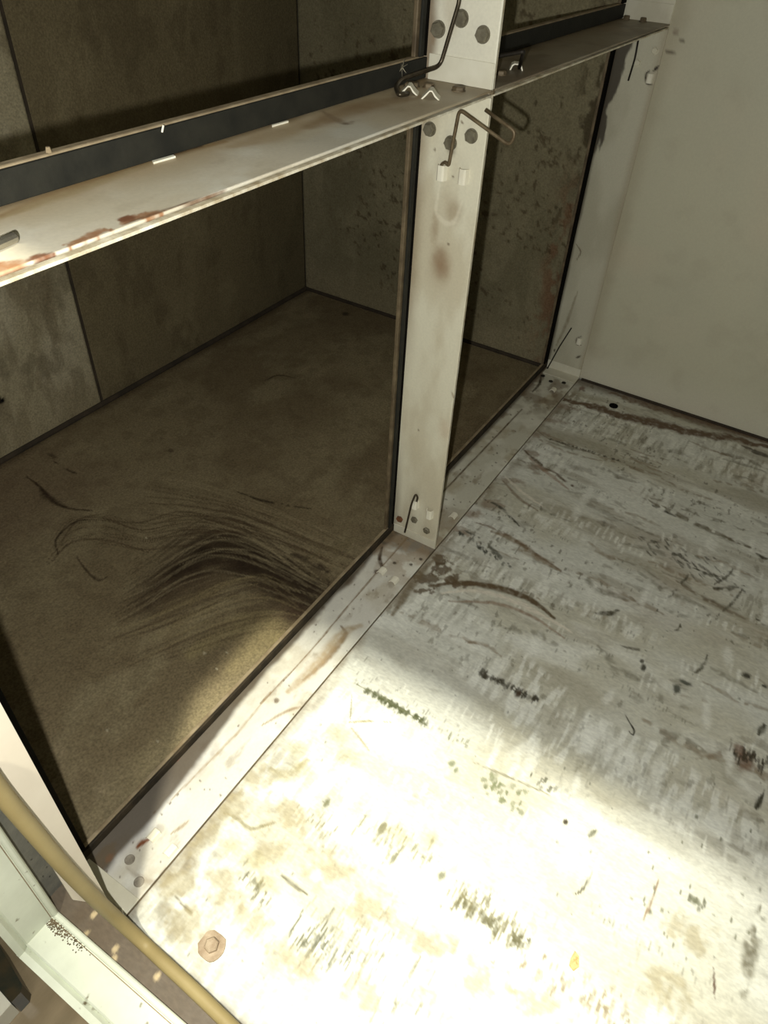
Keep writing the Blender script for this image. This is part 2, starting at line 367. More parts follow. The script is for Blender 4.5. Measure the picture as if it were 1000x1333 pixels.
for (a, b) in [((856, 792), (850, 806)), ((921, 852), (902, 879)), ((803, 838), (842, 846)), ((880, 820), (886, 812)), ((936, 800), (968, 765)), ((865, 780), (900, 742)), ((955, 740), (930, 760))]:
    F.pline([a, ((a[0]+b[0])/2+2, (a[1]+b[1])/2+2), b], .0022, (80, 76, 60), .8, brk=.42, rag=1)
F.pblob(838, 868, .007, .004, col=(64, 62, 50), a=.95); F.pblob(836, 860, .004, .003, col=(64, 62, 50), a=.9)
F.pblob(882, 896, .008, .005, col=(78, 80, 70), a=.95); F.pblob(893, 888, .004, .009, col=(78, 80, 70), a=.95)
F.pblob(972, 879, .006, .006, col=(56, 54, 42), a=.95); F.pblob(996, 893, .003, .004, col=(56, 54, 42), a=.9)
F.pblob(971, 990, .016, .012, col=(106, 74, 54), a=.8, soft=.8); F.pblob(963, 975, .009, .008, col=(110, 78, 60), a=.7)
F.ticks((958, 975), (998, 1000), 26, .010, .0014, (58, 50, 36), .9, .006)
F.pline([(994, 1032), (988, 1046), (984, 1053)], .0028, (56, 54, 40), .95); F.pline([(996, 944), (988, 956)], .004, (70, 68, 52), .9)
F.pline([(813, 928), (820, 940), (826, 950), (824, 956), (820, 952)], .0011, (50, 44, 34), .95, rag=.1)
F.ticks((626, 874), (700, 912), 34, .0065, .0024, (56, 50, 36), .9, .0016)
F.pblob(633, 881, .005, .004, col=(60, 54, 40), a=.95); F.pblob(675, 903, .007, .004, col=(66, 50, 36), a=.95)
F.ticks((474, 896), (556, 942), 40, .0065, .0026, (76, 80, 52), .95, .001)
F.pline([(462, 890), (500, 908), (556, 944)], .0016, (96, 98, 72), .8)
F.ticks((575, 950), (612, 968), 12, .004, .0014, (110, 112, 90), .8, .003)
F.ticks((628, 1010), (678, 1034), 16, .0055, .003, (118, 122, 92), .9, .004)
F.ticks((628, 1024), (676, 1054), 12, .004, .0025, (118, 122, 92), .9, .004)
F.pline([(612, 990), (660, 1010), (720, 1036)], .0014, (120, 116, 92), .8, brk=.4)
F.pblob(588, 994, .006, .005, col=(122, 126, 98), a=.9); F.pblob(594, 1002, .005, .003, col=(122, 126, 98), a=.9)
F.ticks((690, 1012), (722, 1032), 9, .005, .002, (90, 90, 70), .9, .003)
F.pblob(737, 1069, .0035, .003, col=(70, 62, 44), a=1); F.pline([(777, 1080), (768, 1088)], .003, (110, 110, 90), .9)
F.pline([(771, 1134), (764, 1150), (756, 1160), (748, 1164)], .0012, (96, 92, 72), .9)
F.pline([(900, 1166), (912, 1178)], .004, (110, 112, 92), .9); F.ticks((895, 1166), (918, 1178), 10, .005, .001, (100, 100, 80), .9, .003)
F.pline([(858, 1145), (846, 1180), (836, 1200)], .0014, (140, 120, 96), .9)
F.pline([(996, 1175), (985, 1210), (974, 1262), (968, 1310)], .006, (92, 86, 62), .7, brk=.42)
F.pline([(930, 1260), (931, 1300)], .0012, (84, 60, 44), .9)
for i in range(26):
    u, v = F.P(rng.uniform(820, 1000), rng.uniform(1060, 1240)); F.blob(u, v, rng.uniform(.0015, .004), .0012, 0, (112, 112, 92), .9)
F.ticks((596, 1160), (688, 1236), 60, .011, .0012, (112, 106, 74), .8, .006)
F.ticks((600, 1172), (688, 1230), 24, .005, .003, (94, 90, 62), .85, .004)
F.ticks((700, 1268), (820, 1320), 46, .006, .0016, (136, 122, 92), .8, .008)
F.ticks((395, 1205), (446, 1262), 44, .012, .0009, (96, 96, 76), .9, .007)
F.ticks((322, 1134), (350, 1178), 22, .006, .0016, (96, 94, 72), .85, .005)
F.ticks((430, 1195), (540, 1300), 60, .013, .0010, (120, 118, 96), .7, .014)
F.ticks((395, 1060), (430, 1100), 18, .007, .0012, (120, 116, 92), .8, .008)
F.ticks((470, 1070), (560, 1120), 26, .009, .0013, (120, 118, 84), .7, .008)
F.pblob(425, 1045, .007, .0035, col=(112, 112, 84), a=.95); F.pblob(498, 1078, .010, .004, col=(116, 112, 82), a=.9)
F.pblob(575, 1140, .006, .004, col=(112, 112, 84), a=.85); F.pblob(512, 1118, .008, .003, col=(118, 116, 90), a=.8)
F.pline([(366, 1138), (382, 1152), (400, 1164)], .002, (104, 100, 78), .9)
F.pline([(228, 1168), (246, 1185), (250, 1190)], .0016, (100, 92, 70), .9)
F.pline([(292, 1058), (310, 1066), (326, 1078), (345, 1074), (358, 1070)], .0022, (128, 120, 88), .8)
F.pline([(300, 1040), (285, 1065), (262, 1095), (235, 1130), (215, 1150)], .010, (142, 130, 100), .6)
F.pline([(245, 1118), (250, 1140)], .008, (120, 108, 84), .5)
F.pline([(400, 990), (372, 1010), (352, 1000)], .008, (142, 130, 86), .6)
for (px, py) in [(300, 1050), (255, 1085), (330, 1010), (380, 1060), (230, 1150), (290, 1150), (350, 1110), (420, 1130), (250, 1200), (330, 1200), (480, 1180), (390, 1250), (470, 1290), (620, 1280), (560, 1230), (700, 1310), (870, 1290), (900, 1220)]:
    F.pblob(px, py, .016, .022, ang=.2, col=(150, 138, 104), a=.6, soft=.8, rag=1.3, f=110)
for q in [(440, 955), (452, 985), (395, 1000), (385, 975), (300, 1100), (330, 1120), (560, 1090), (520, 1085), (350, 1150), (190, 1230)]:
    F.pblob(*q, .012, .016, col=(150, 140, 92), a=.45, soft=.9)
F.pline([(455, 940), (480, 938), (510, 940)], .0015, (150, 140, 100), .8, brk=.45)
F.pline([(458, 905), (456, 940)], .001, (130, 124, 96), .7, rag=.1)
F.pline([(456, 945), (470, 962), (482, 978)], .0013, (150, 138, 104), .8)
# strip beyond the flange end: brown grime darkened for the shade beside the sill, blobs of glue
F.wash((88, 74, 58), .95*(1-sst(.020, .036, F.X+.006*(fbm(X*30, Y*30, 15)-.5))))
for q in [(148, 1248), (150, 1235), (122, 1190), (205, 1270), (112, 1215)]: F.pblob(*q, .004, .003, col=(196, 176, 138), a=.8)
# round dark hole rim on the far floor sheet and the drilled hole by the wall
F.pblob(758, 505, .010, .006, col=(120, 92, 76), a=.8)
F.pblob(760, 508, .004, .004, col=(84, 66, 52), a=.7)
Hh = .0009*(fbm(X*7, Y*7, 61)-.5)+.0005*(fbm(X*30, Y*12, 62)-.5)-.0010
Hh = Hh*np.minimum(1, 1)
floor = F.build('floor', M['floor_paint'], None, .004, 'structure', height=Hh)

q = un(799, 528, 2, 0)
MB().prism((q[0], q[1], -.003), (0, 0, 1), .0085, .0034, 24).build('hole_plug', M['black'], floor)
MB().tube([(XL, -D-.0006, .0002), (XR-.002, -D-.0006, .0002)], .0006, 6).build('seam', M['lipmetal'], floor)
# ---- back floor, under thick brown dust with swept swirls
B = Sheet((XS, .004, 0), (1, 0, 0), (0, 1, 0), XR-XS, YB-.004, .002, (170, 158, 130))
X = B.X+XS; Y = B.Y
B.wash((146, 132, 106), .7*sst(.4, .65, fbm(X*5, Y*5, 71)))
B.wash((188, 178, 148), .6*sst(.5, .72, fbm(X*9, Y*14, 72, 5)))
B.wash((132, 118, 94), .35*sst(.5, .7, fbm(X*45, Y*45, 73, 4)))
B.wash((140, 118, 100), .45*(1-sst(-.25, -.05, X))*sst(.35, .5, Y))
DK = (84, 68, 52)
B.pline([(195, 780), (240, 745), (300, 722), (350, 745), (385, 790)], .055, DK, .75, soft=.9, rag=.3, f=40, taper=True)
B.pline([(230, 745), (285, 712), (345, 735), (395, 765), (420, 790)], .034, (62, 50, 36), .95, soft=.9, rag=.3, f=40)
B.pline([(330, 800), (370, 820), (385, 790)], .03, (88, 70, 58), .6, soft=.9, f=40)
B.pline([(250, 850), (310, 815), (350, 815), (365, 840)], .02, (186, 174, 132), .5, soft=.9, f=40)
B.pline([(300, 870), (350, 830), (380, 830)], .02, (186, 174, 132), .5, soft=.9, f=40)
def fan(base, n, spread, wd, col, a):
    for i in range(n):
        t = rng.uniform(-1, 1); o = rng.normal(0, 4, 2); w1 = rng.uniform(0, 6.28); w2 = rng.uniform(2, 5)
        pts = [(x+t*spread*sx+o[0], y+t*spread*sy+o[1]+w2*math.sin(w1+x*.03)) for (x, y, sx, sy) in base]
        k0 = rng.integers(0, max(1, len(pts)-3)); k1 = rng.integers(k0+3, len(pts)+1)
        B.pline(pts[k0:k1], wd*rng.uniform(.5, 1.5), col, a*rng.uniform(.4, 1), rag=.3, soft=.7, f=80)
swirl = [(160, 775, -.3, 1.), (200, 752, -.2, 1), (240, 724, -.1, 1), (280, 708, 0, 1), (320, 712, .2, 1), (360, 730, .4, .9), (400, 755, .6, .7), (440, 775, .7, .5)]
fan(swirl, 60, 42, .0016, (66, 52, 40), .5); fan(swirl, 44, 46, .0014, (190, 178, 148), .4)
sw2 = [(70, 720, -.5, 1), (95, 695, -.3, 1), (140, 690, 0, 1), (190, 700, .1, 1), (240, 690, .1, 1), (300, 690, .3, .8), (360, 700, .3, .6), (430, 730, .3, .5)]
fan(sw2, 26, 22, .0012, (90, 72, 54), .7)
sw3 = [(190, 640, 0, 1), (250, 650, 0, 1), (310, 665, 0, 1), (370, 690, 0, 1), (430, 715, 0, 1), (480, 735, 0, 1)]
fan(sw3, 26, 26, .0014, (104, 88, 68), .6); fan(sw3, 26, 34, .0016, (190, 178, 148), .45)
sw4 = [(150, 850, 0, 1), (200, 830, 0, 1), (250, 810, .1, 1), (300, 790, .2, 1), (350, 780, .3, 1), (400, 800, .4, .7)]
fan(sw4, 26, 34, .0018, (98, 82, 64), .5); fan(sw4, 20, 34, .0018, (190, 176, 136), .4)
B.pline([(35, 620), (52, 634), (68, 652), (92, 662), (120, 664)], .0028, DK, .9)
B.pline([(52, 634), (60, 646), (88, 660)], .006, (70, 56, 42), .6)
B.pline([(75, 720), (72, 704), (82, 690), (100, 678), (125, 676)], .002, (64, 48, 34), .8)
B.pline([(100, 725), (115, 745), (128, 755), (140, 750)], .002, (64, 48, 34), .7)
B.pline([(310, 640), (345, 652), (405, 662)], .0026, (56, 46, 32), .8, brk=.4)
B.pline([(345, 495), (362, 488), (384, 492)], .002, (56, 46, 32), .7)
B.pline([(375, 720), (400, 728), (425, 745), (430, 765), (410, 790)], .006, (58, 44, 34), .7, brk=.45)
B.pline([(395, 745), (418, 752), (440, 745)], .006, (150, 138, 110), .5, brk=.5)
B.pline([(400, 725), (440, 712), (460, 700)], .010, (138, 126, 96), .45, brk=.45)
B.pblob(222, 586, .007, .007, col=DK, a=.6); B.pblob(450, 408, .010, .010, col=(70, 60, 48), a=.8); B.pblob(68, 593, .004, .012, col=DK, a=.6)
B.pline([(70, 600), (90, 612), (100, 616)], .002, DK, .8, brk=.4)
B.wash((196, 184, 150), .75*(1-sst(.012, .055, Y+.03*(fbm(X*16, Y*16, 75)-.5)))*(1-sst(-.36, -.27, X))*sst(-.53, -.47, X))  # pale dust behind the lip, with the torch-lit band painted in
B.wash((190, 176, 150), .5*sst(.5, .7, fbm(X*14, Y*14, 76))*(1-sst(-.5, -.38, X))*(1-sst(.05, .2, Y)))
for q in [(266, 850), (295, 849), (282, 870), (190, 700), (140, 950), (205, 965)]: B.pblob(*q, .0016, .0025, col=(226, 220, 196), a=1)
B.wash((92, 76, 58), .75*sst(YB-.03, YB-.004, Y+.02*(fbm(X*10, Y*10, 77)-.5)))  # corner shade along the back wall put into the floor colour
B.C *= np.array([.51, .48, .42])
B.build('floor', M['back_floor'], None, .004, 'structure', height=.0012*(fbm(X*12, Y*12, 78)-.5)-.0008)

# ---- outside floor in front of the door, lower than the unit
MB().box((-2.2, -1.8, -.085), (XS-.027, 1.6, -.06)).build('floor', M['outside'], kind='structure')

# ---- back wall: two insulated panels seen, joint with a dark sealant bead
wb = MB().box((XS, YB+.012, -.004), (XR+.03, YB+.04, CEIL)).build('wall_back', M['dark_shell'], kind='structure')
def back_panel(x0, x1, base, lite):
    S = Sheet((x0, YB, .0), (1, 0, 0), (0, 0, 1), x1-x0, CEIL, .004, base)
    S.N = np.array([0, -1., 0]); x, z = S.X+x0, S.Y
    S.wash(lite, .6*sst(.42, .66, fbm(x*14, z*7, 81, 5)))
    S.wash((104, 94, 74), .45*sst(.52, .7, fbm(x*30, z*16, 82, 4)))
    return S, x, z
S, x, z = back_panel(XS, -.016, (192, 185, 162), (212, 206, 188))
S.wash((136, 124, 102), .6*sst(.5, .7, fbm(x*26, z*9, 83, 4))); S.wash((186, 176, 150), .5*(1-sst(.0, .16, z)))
u, v = S.P(2, 522); S.blob(u, v, .006, .006, 0, (16, 14, 10), 1, soft=.2)
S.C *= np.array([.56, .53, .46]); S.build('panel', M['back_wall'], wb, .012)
S, x, z = back_panel(-.0125, .606, (136, 126, 102), (156, 146, 120))
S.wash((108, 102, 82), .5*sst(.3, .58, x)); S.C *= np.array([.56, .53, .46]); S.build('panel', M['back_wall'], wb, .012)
MB().box((-.0165, YB-.001, 0), (-.0115, YB+.013, CEIL)).build('joint', M['joint'], wb)
MB().tube([(XS, YB-.002, .001), (XR, YB-.002, .001)], .006, 6).build('sealant', M['joint'], wb)
# ---- right wall: white painted in front of the frame, grimy zinc behind it
wr = MB().box((XR+.012, YF, -.004), (XR+.04, YB+.04, CEIL)).build('wall_right', M['shell'], kind='structure')
S = Sheet((XR, YF, .0), (0, 1, 0), (0, 0, 1), -.0-YF, CEIL, .004, (192, 188, 165)); S.N = np.array([-1., 0, 0]); y, z = S.X+YF, S.Y
S.wash((202, 187, 164), .35*sst(.45, .7, fbm(y*5, z*5, 91))); S.wash((178, 176, 156), .35*sst(.35, .8, fbm(y*6, z*4, 92)))
S.wash((150, 138, 112), .4*sst(-.105, -.075, y+.02*(fbm(y*9, z*9, 93)-.5))); S.wash((212, 208, 190), .5*(1-sst(.0, .10, z)))
S.wash((150, 138, 116), .15*sst(.55, .8, fbm(y*24, z*24, 94)))
S.pblob(880, 42, .004, .004, col=(110, 92, 76), a=.6); S.pline([(868, 67), (882, 68)], .0012, (90, 80, 64), .8); S.pline([(884, 52), (892, 54)], .001, (90, 80, 64), .7)
S.build('panel', M['wall_paint'], wr, .012)
S = Sheet((XR, .006, .0), (0, 1, 0), (0, 0, 1), YB-.006, CEIL, .003, (150, 144, 122)); S.N = np.array([-1., 0, 0]); y, z = S.X+.006, S.Y
S.wash((128, 123, 102), .6*sst(.4, .62, fbm(y*9, z*7, 95, 5))); S.wash((168, 161, 138), .45*sst(.5, .72, fbm(y*22, z*12, 96, 4)))
S.wash((88, 76, 58), .7*sst(.64, .72, fbm(y*110, z*100, 97, 3))*sst(.42, .55, fbm(y*9, z*9, 98)))
rm = (1-sst(.02, .065, y+.03*(fbm(y*30, z*30, 99)-.5)))
S.wash((78, 68, 50), .8*rm*sst(.40, .55, fbm(y*60, z*40, 101, 4))*sst(.3, .42, z))
S.wash((134, 96, 74), .7*rm*sst(.42, .6, fbm(y*70, z*40, 102, 4))*(1-sst(.28, .42, z)))
for i in range(60):
    S.blob(rng.uniform(.02, .4), rng.uniform(0, .7), rng.uniform(.0015, .004), rng.uniform(.002, .006), 0, (76, 66, 50), .7)
S.wash((172, 162, 138), .4*(1-sst(.02, .12, z+.04*(fbm(y*12, z*12, 103)-.5))))
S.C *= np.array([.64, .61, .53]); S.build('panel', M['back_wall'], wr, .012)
MB().tube([(XR-.001, YF, .001), (XR-.001, -.08, .0005)], .0032, 6).build('sealant', M['joint'], wr)
MB().tube([(XR-.001, .01, .001), (XR-.001, YB, .001)], .005, 6).build('sealant', M['joint'], wr)
# ---- shell the photo does not show but that closes the unit
MB().box((XS-.03, YF-.03, CEIL), (XR+.04, YB+.04, CEIL+.03)).build('ceiling', M['shell'], kind='structure')
MB().box((XS-.03, YF-.03, -.004), (XR+.04, YF, CEIL)).build('wall_front', M['shell'], kind='structure')
DY0, DY1, DZ = -.80, -.017, .97
wl = MB().box((XS-.024, DY1+.012, -.06), (XS-.002, YB+.04, CEIL)).box((XS-.024, YF, -.06), (XS-.002, DY0-.012, CEIL)).box((XS-.024, DY0-.012, DZ+.012), (XS-.002, DY1+.012, CEIL)).build('wall_left', M['shell'], kind='structure')
# ---- door frame: beaded profile on jambs, sill and header
dr = empty('door_1', (XS-.013, DY1, 0), kind='structure')
def prof():
    pts = [(-.012, 0), (-.012, -.035), (0, -.035), (.0015, -.0335)]
    pts += [(.002, -.007)]
    for k in range(7):
        a = math.pi*(k/6); pts.append((.002+.003*math.sin(a), -.0065+.0032*(1-math.cos(a))))
    pts += [(0, 0)]
    return pts
DP = prof()
MB().sweep(DP, (XS, DY0, 0), (XS, DY1, 0), ((0, 0, 1), (1, 0, 0))).build('sill', M['white_door'], dr)
MB().sweep(DP, (XS, DY1, 0), (XS, DY1, DZ), ((0, -1, 0), (1, 0, 0))).build('door_jamb', M['white_door'], dr)
MB().sweep(DP, (XS, DY0, 0), (XS, DY0, DZ), ((0, 1, 0), (1, 0, 0))).build('door_jamb', M['white_door'], dr)
MB().sweep(DP, (XS, DY0, DZ), (XS, DY1, DZ), ((0, 0, -1), (1, 0, 0))).build('header', M['white_door'], dr)
MB().sweep([(0, 0), (.004, .004), (.004, .010), (-.006, .006), (-.006, 0)], (XS-.035, DY0, -.004), (XS-.035, DY1, -.004), ((0, 0, 1), (-1, 0, 0))).build('outer_lip', M['white_door'], dr)
MB().sweep([(0, 0), (.004, .004), (.004, .010), (-.006, .006), (-.006, 0)], (XS-.035, DY1, -.004), (XS-.035, DY1, DZ), ((0, -1, 0), (-1, 0, 0))).build('outer_lip', M['white_door'], dr)
g = MB()
for i in range(190):
    q = Vector((XS-.007-abs(random.gauss(0, .0035)), DY1-.002-abs(random.gauss(0, .020)), .0012)); g.prism(q, (random.gauss(0, .3), random.gauss(0, .3), 1), random.uniform(.0004, .0016), .0012, 5, .0006)
g.build('grit', M['lipmetal'], dr, kind='stuff')
MB().box((XS-.0080, DY0+.01, .0005), (XS-.0072, DY1-.004, .0022)).build('crease_shade', M['dusty'], dr)  # thin strip draws the shaded crease along the sill bead
MB().box((XS-.0080, DY1-.0022, .004), (XS-.0072, DY1-.0005, DZ-.01)).build('crease_shade', M['dusty'], dr)  # same drawn crease shade up the jamb
# grey steel closing strip between door jamb and filter frame
tr = MB().box((XS+.0005, -.001, -.003), (XL-.004, .004, CEIL-.01)).build('trim_1', M['grey_steel'], kind='structure')
g = MB()
for (px, py) in [(36, 1095), (52, 1112), (40, 1118), (60, 1128), (58, 1105), (64, 1140), (70, 1132), (30, 1082), (46, 1102), (55, 1140), (22, 1075)]:
    q = un(px, py, 1, 0.0)
    if XS+.003 < q[0] < XL-.006: g.prism((q[0], .0004, q[2]), (0, -1, 0), .0022, .0014, 8, .0008)
g.build('glue_drop', M['grey_steel'], tr, smooth=True, kind='stuff')
# ================================================================== filter frames (2 x 2 cells)
UZ0, UZ1 = H+.0005, 1.2
def hexbolt(c, nrm, parent, r=.0078, mt='bolt', h=.0045, label=None, washer=True):
    m_ = MB()
    if washer: m_.prism(c, nrm, r*1.12, .0008, 20)
    rot = random.random()
    m_.prism(Vector(c)+Vector(nrm)*.0008, nrm, r, h*.75, 6, rot=rot); m_.prism(Vector(c)+Vector(nrm)*(.0008+h*.75), nrm, r, h*.25, 6, r*.84, rot=rot)
    return m_.build('bolt', M[mt], parent, label=label)
def tab(c, along, across, nrm, parent, w=.010, l=.010, h=.0045, mt='fleck', pointed=False):
    """lanced strip bent into a small arch; tunnel runs along `along`"""
    c, A, T, N = Vector(c), Vector(along), Vector(across), Vector(nrm); m_ = MB()
    pr = [(-.5, 0), (-.36, .78), (-.2, 1), (.2, 1), (.36, .78), (.5, 0)] if not pointed else [(-.55, .0), (-.3, .45), (-.08, 1), (.08, 1), (.3, .55), (.55, 0)]
    out = [(x*w, y*h) for x, y in pr]; inn = [(x*w*.80, max(y*h-.0011, 0)) for x, y in pr[::-1]]
    m_.sweep(out+inn, c-A*l/2, c+A*l/2, (T, N))
    return m_.build('tab', M[mt], parent)
PL = (214, 210, 192)
def pl_sheet(O, U, V, lu, lv, N, base=PL, res=.0016):
    S = Sheet(O, U, V, lu, lv, res, base); S.N = np.array(N, float); return S
def gasket(a, b, parent, face, mt='rubber', t=.0045):
    """lip and its rubber: box a-b is the metal lip, face = inward offset of rubber box"""
    MB().box(a, b, .0006).build('back_lip', M['dusty'], parent)
T = .0018
def frame(name, x0, x1, z0, z1, label, paint):
    """x0,x1,z0,z1 = inner clear faces of the plates"""
    e = empty(name, ((x0+x1)/2, 0, z0-T), label, 'frame', 'filter holding frames')
    p = paint
    p['bottom'](e) if 'bottom' in p else MB().box((x0, -D, z0-T), (x1, .004, z0)).build('bottom_plate', M['white'], e)
    p['right'](e) if 'right' in p else MB().box((x1, -D, z0-T), (x1+T, .004, z1+T)).build('side_plate', M['white'], e)
    xs = x0-.0077 if x0 < -.5 else x0
    MB().box((xs-T, -D+.001, z0-T), (xs, .004, z1+T)).build('side_plate', M['edge'], e)
    MB().box((x0, -D, z1), (x1, .004, z1+T)).build('top_plate', M['edge'], e)
    w_ = .019; ly0, ly1 = -.0005, .004
    wb_ = w_ if z0 > .3 else .0135
    MB().box((x0, ly0, z0), (x1, ly1+(.003 if z0 > .3 else 0), z0+wb_), .0012).build('back_lip', M['dusty'], e)
    MB().box((x0, ly0, z1-w_), (x1, ly1, z1), .0008).build('back_lip', M['dusty'], e)
    MB().box((x0, ly0, z0+wb_), (x0+w_, ly1, z1-w_), .0008).build('back_lip', M['lipmetal'], e)
    MB().box((x1-w_, ly0, z0+wb_), (x1, ly1, z1-w_), .0008).build('back_lip', M['lipmetal'], e)
    gy = -.0035
    MB().box((x0, gy, z0+.0005), (x1, ly0, z0+wb_-.001), .0008).build('gasket', M['rubber' if z0 > .3 else 'brownrubber'], e)
    MB().box((x0+.001, gy, z1-w_+.001), (x1-.001, ly0, z1), .0008).build('gasket', M['rubber'], e)
    MB().box((xs+.0005, gy, z0+wb_), (x0+w_, ly0, z1-w_), .0008).build('gasket', M['black'], e)
    if p.get('narrow'):
        MB().box((x1-.014, gy, z0+wb_), (x1-.007, ly0, z1-w_), .0008).build('gasket', M['rubber'], e)
        MB().box((x1-.0025, gy+.001, z0+wb_), (x1, ly0, z1-w_)).build('gasket', M['black'], e)  # black strip stands in for the dark shading beside the plate
    else:
        MB().box((x1-w_+.002, gy, z0+wb_), (x1, ly0, z1-w_), .0008).build('gasket', M['black'], e)
    return e
# --- painted plates
def flange_wear(S, n=14, dirt=1.0):
    u, v = S.X, S.Y
    S.wash((160, 146, 116), .5*dirt*sst(.5, .72, fbm(u*18, v*30, 111, 5)))
    S.wash((122, 104, 78), .55*dirt*sst(.62, .76, fbm(u*30, v*55, 112, 5)))
    S.wash((222, 220, 206), .6*sst(.55, .75, fbm(u*20, v*20, 113)))
def crease(S, v, col=(110, 96, 72)):
    S.line([(0, v), (S.lu, v)], .0009, col, .85, rag=.25, taper=False)
def LLbottom(e):
    S = pl_sheet((XL, -D, .003), (1, 0, 0), (0, 1, 0), 0-XL, D+.004, (0, 0, 1), (204, 201, 190)); u, v = S.X, S.Y
    flange_wear(S, dirt=.8)
    S.wash((205, 204, 206), .5*(1-sst(.1, .25, u))*sst(.03, .05, v))  # lavender-grey shade of the left flange end put into the colour
    # grime where lip meets flange
    S.wash((72, 60, 44), .9*sst(.062, .070, v+.012*(fbm(u*22, v*22, 114)-.5)+.022*(1-sst(.06, .30, u))))
    S.wash((96, 82, 62), .8*sst(.56, .585, u+.02*(fbm(u*40, v*40, 115)-.5)))
    S.wash((146, 124, 96), .5*sst(.48, .55, u)*sst(.45, .6, fbm(u*60, v*60, 116)))
    S.line([(.25, .043), (.34, .040), (.46, .044), (.6, .046)], .0011, (120, 98, 70), .85, rag=.3, taper=False)
    S.line([(.10, .046), (.20, .040), (.27, .043)], .0016, (150, 130, 98), .6)
    S.pline([(445, 815), (450, 825), (440, 840), (432, 850), (415, 868), (395, 885)], .004, (108, 86, 62), .85)
    S.pline([(470, 815), (450, 822), (425, 850), (398, 880), (375, 900)], .008, (164, 144, 112), .7)
    S.pline([(340, 945), (375, 925), (400, 920)], .002, (140, 118, 90), .7)
    S.pblob(360, 912, .0042, .0042, col=(110, 96, 78), a=.9); S.pline([(380, 948), (370, 966)], .0022, (128, 74, 40), .9)
    S.pline([(500, 745), (494, 728), (498, 712)], .003, (70, 52, 34), .85); S.pblob(490, 744, .005, .004, col=(76, 58, 40), a=.8)
    S.pline([(235, 965), (230, 985), (226, 992)], .003, (168, 52, 34), .9)
    S.pblob(137, 1115, .016, .009, col=(96, 84, 68), a=.95, soft=.3); S.pblob(143, 1117, .005, .004, col=(112, 84, 62), a=.8)
    S.pline([(178, 1104), (186, 1096), (194, 1092)], .0028, (116, 66, 34), .95)
    S.pline([(222, 1086), (236, 1076), (246, 1068)], .002, (150, 132, 104), .8)
    S.pline([(165, 1130), (200, 1150), (215, 1130)], .003, (150, 138, 120), .6)
    for (px, py) in [(514, 733), (535, 735), (548, 728), (496, 742)]: S.pblob(px, py, .003, .003, col=(60, 48, 34), a=.9)
    for i in range(50): S.blob(rng.uniform(0, .6), rng.uniform(0, .06), rng.uniform(.0007, .002), rng.uniform(.0007, .0015), 0, (84, 68, 48), .8)
    S.build('bottom_plate', M['plate'], e, .003)
    for (px, py) in [(169, 1119), (181, 1148)]:
        q = un(px, py, 2, .003); MB().prism(q, (0, 0, 1), .0052, .0009, 20, .0044).build('rivet', M['rivet'], e)
    for (px, py) in [(200, 1088), (222, 1108), (497, 744), (513, 756)]:
        q = un(px, py, 2, .003); tab(q, (1, 0, 0), (0, 1, 0), (0, 0, 1), e, .011, .012, .004)
    MB().box((XL+.0005, -D-.0004, .003), (XL+.0165, -.006, .0042), .0004).build('corner_tab', M['white'], e)
def LLright(e):
    S = pl_sheet((0, -D, .0015), (0, 1, 0), (0, 0, 1), D+.004, H-.006, (-1, 0, 0), (206, 201, 180), .0014); u, v = S.X, S.Y
    S.wash((170, 156, 128), .45*sst(.45, .7, fbm(u*24, v*9, 121, 4)))
    S.wash((128, 108, 82), .75*sst(.058, .076, u+.014*(fbm(u*30, v*12, 122)-.5))*sst(.15, .5, v))
    S.pblob(573, 345, .014, .024, col=(140, 116, 90), a=.9, soft=.9, rag=.3, f=60); S.pblob(590, 275, .012, .018, col=(150, 132, 106), a=.6, soft=.9, rag=.3, f=60)
    S.pblob(566, 300, .006, .02, col=(140, 118, 92), a=.5, soft=.9); S.pblob(580, 560, .012, .02, col=(182, 160, 136), a=.4, soft=.9)
    S.pblob(588, 195, .006, .006, col=(90, 74, 54), a=.5, soft=.9); S.pline([(572, 240), (568, 275), (580, 290), (592, 288), (602, 262)], .0025, (226, 220, 200), .35)
    S.pline([(588, 510), (592, 520)], .0015, (140, 120, 96), .7)
    S.pline([(600, 158), (603, 162)], .0012, (90, 70, 50), .8)
    for q in [(566, 195), (582, 215), (584, 318), (545, 560), (590, 230)]: S.pblob(*q, .0012, .0018, col=(90, 70, 50), a=.8)
    S.wash((110, 94, 72), .5*sst(.060, .072, u)*(1-sst(.05, .2, v)))
    o = S.build('side_plate', M['plate'], e, T)
    for (px, py, mt) in [(560, 168, 'bolt'), (587, 186, 'bolt'), (614, 177, 'bolt')]:
        q = un(px, py, 0, 0); hexbolt(q, (-1, 0, 0), e, .0062, mt)
    for (px, py, mt) in [(521, 675, 'rustbolt'), (540, 676, 'bolt'), (556, 690, 'bolt')]:
        q = un(px, py, 0, 0); hexbolt(q, (-1, 0, 0), e, .0056, mt, h=.003, label='rusty brown bolt head' if mt == 'rustbolt' else None, washer=False)
    for (px, py) in [(576, 224), (604, 229), (541, 655), (560, 668)]:
        q = un(px, py, 0, 0); tab(q, (0, 0, 1), (0, 1, 0), (-1, 0, 0), e, .0115, .015, .006)
    MB().box((-.0012, -D+.0004, .0032), (0, -.004, .018), .0003).build('corner_tab', M['white'], e)
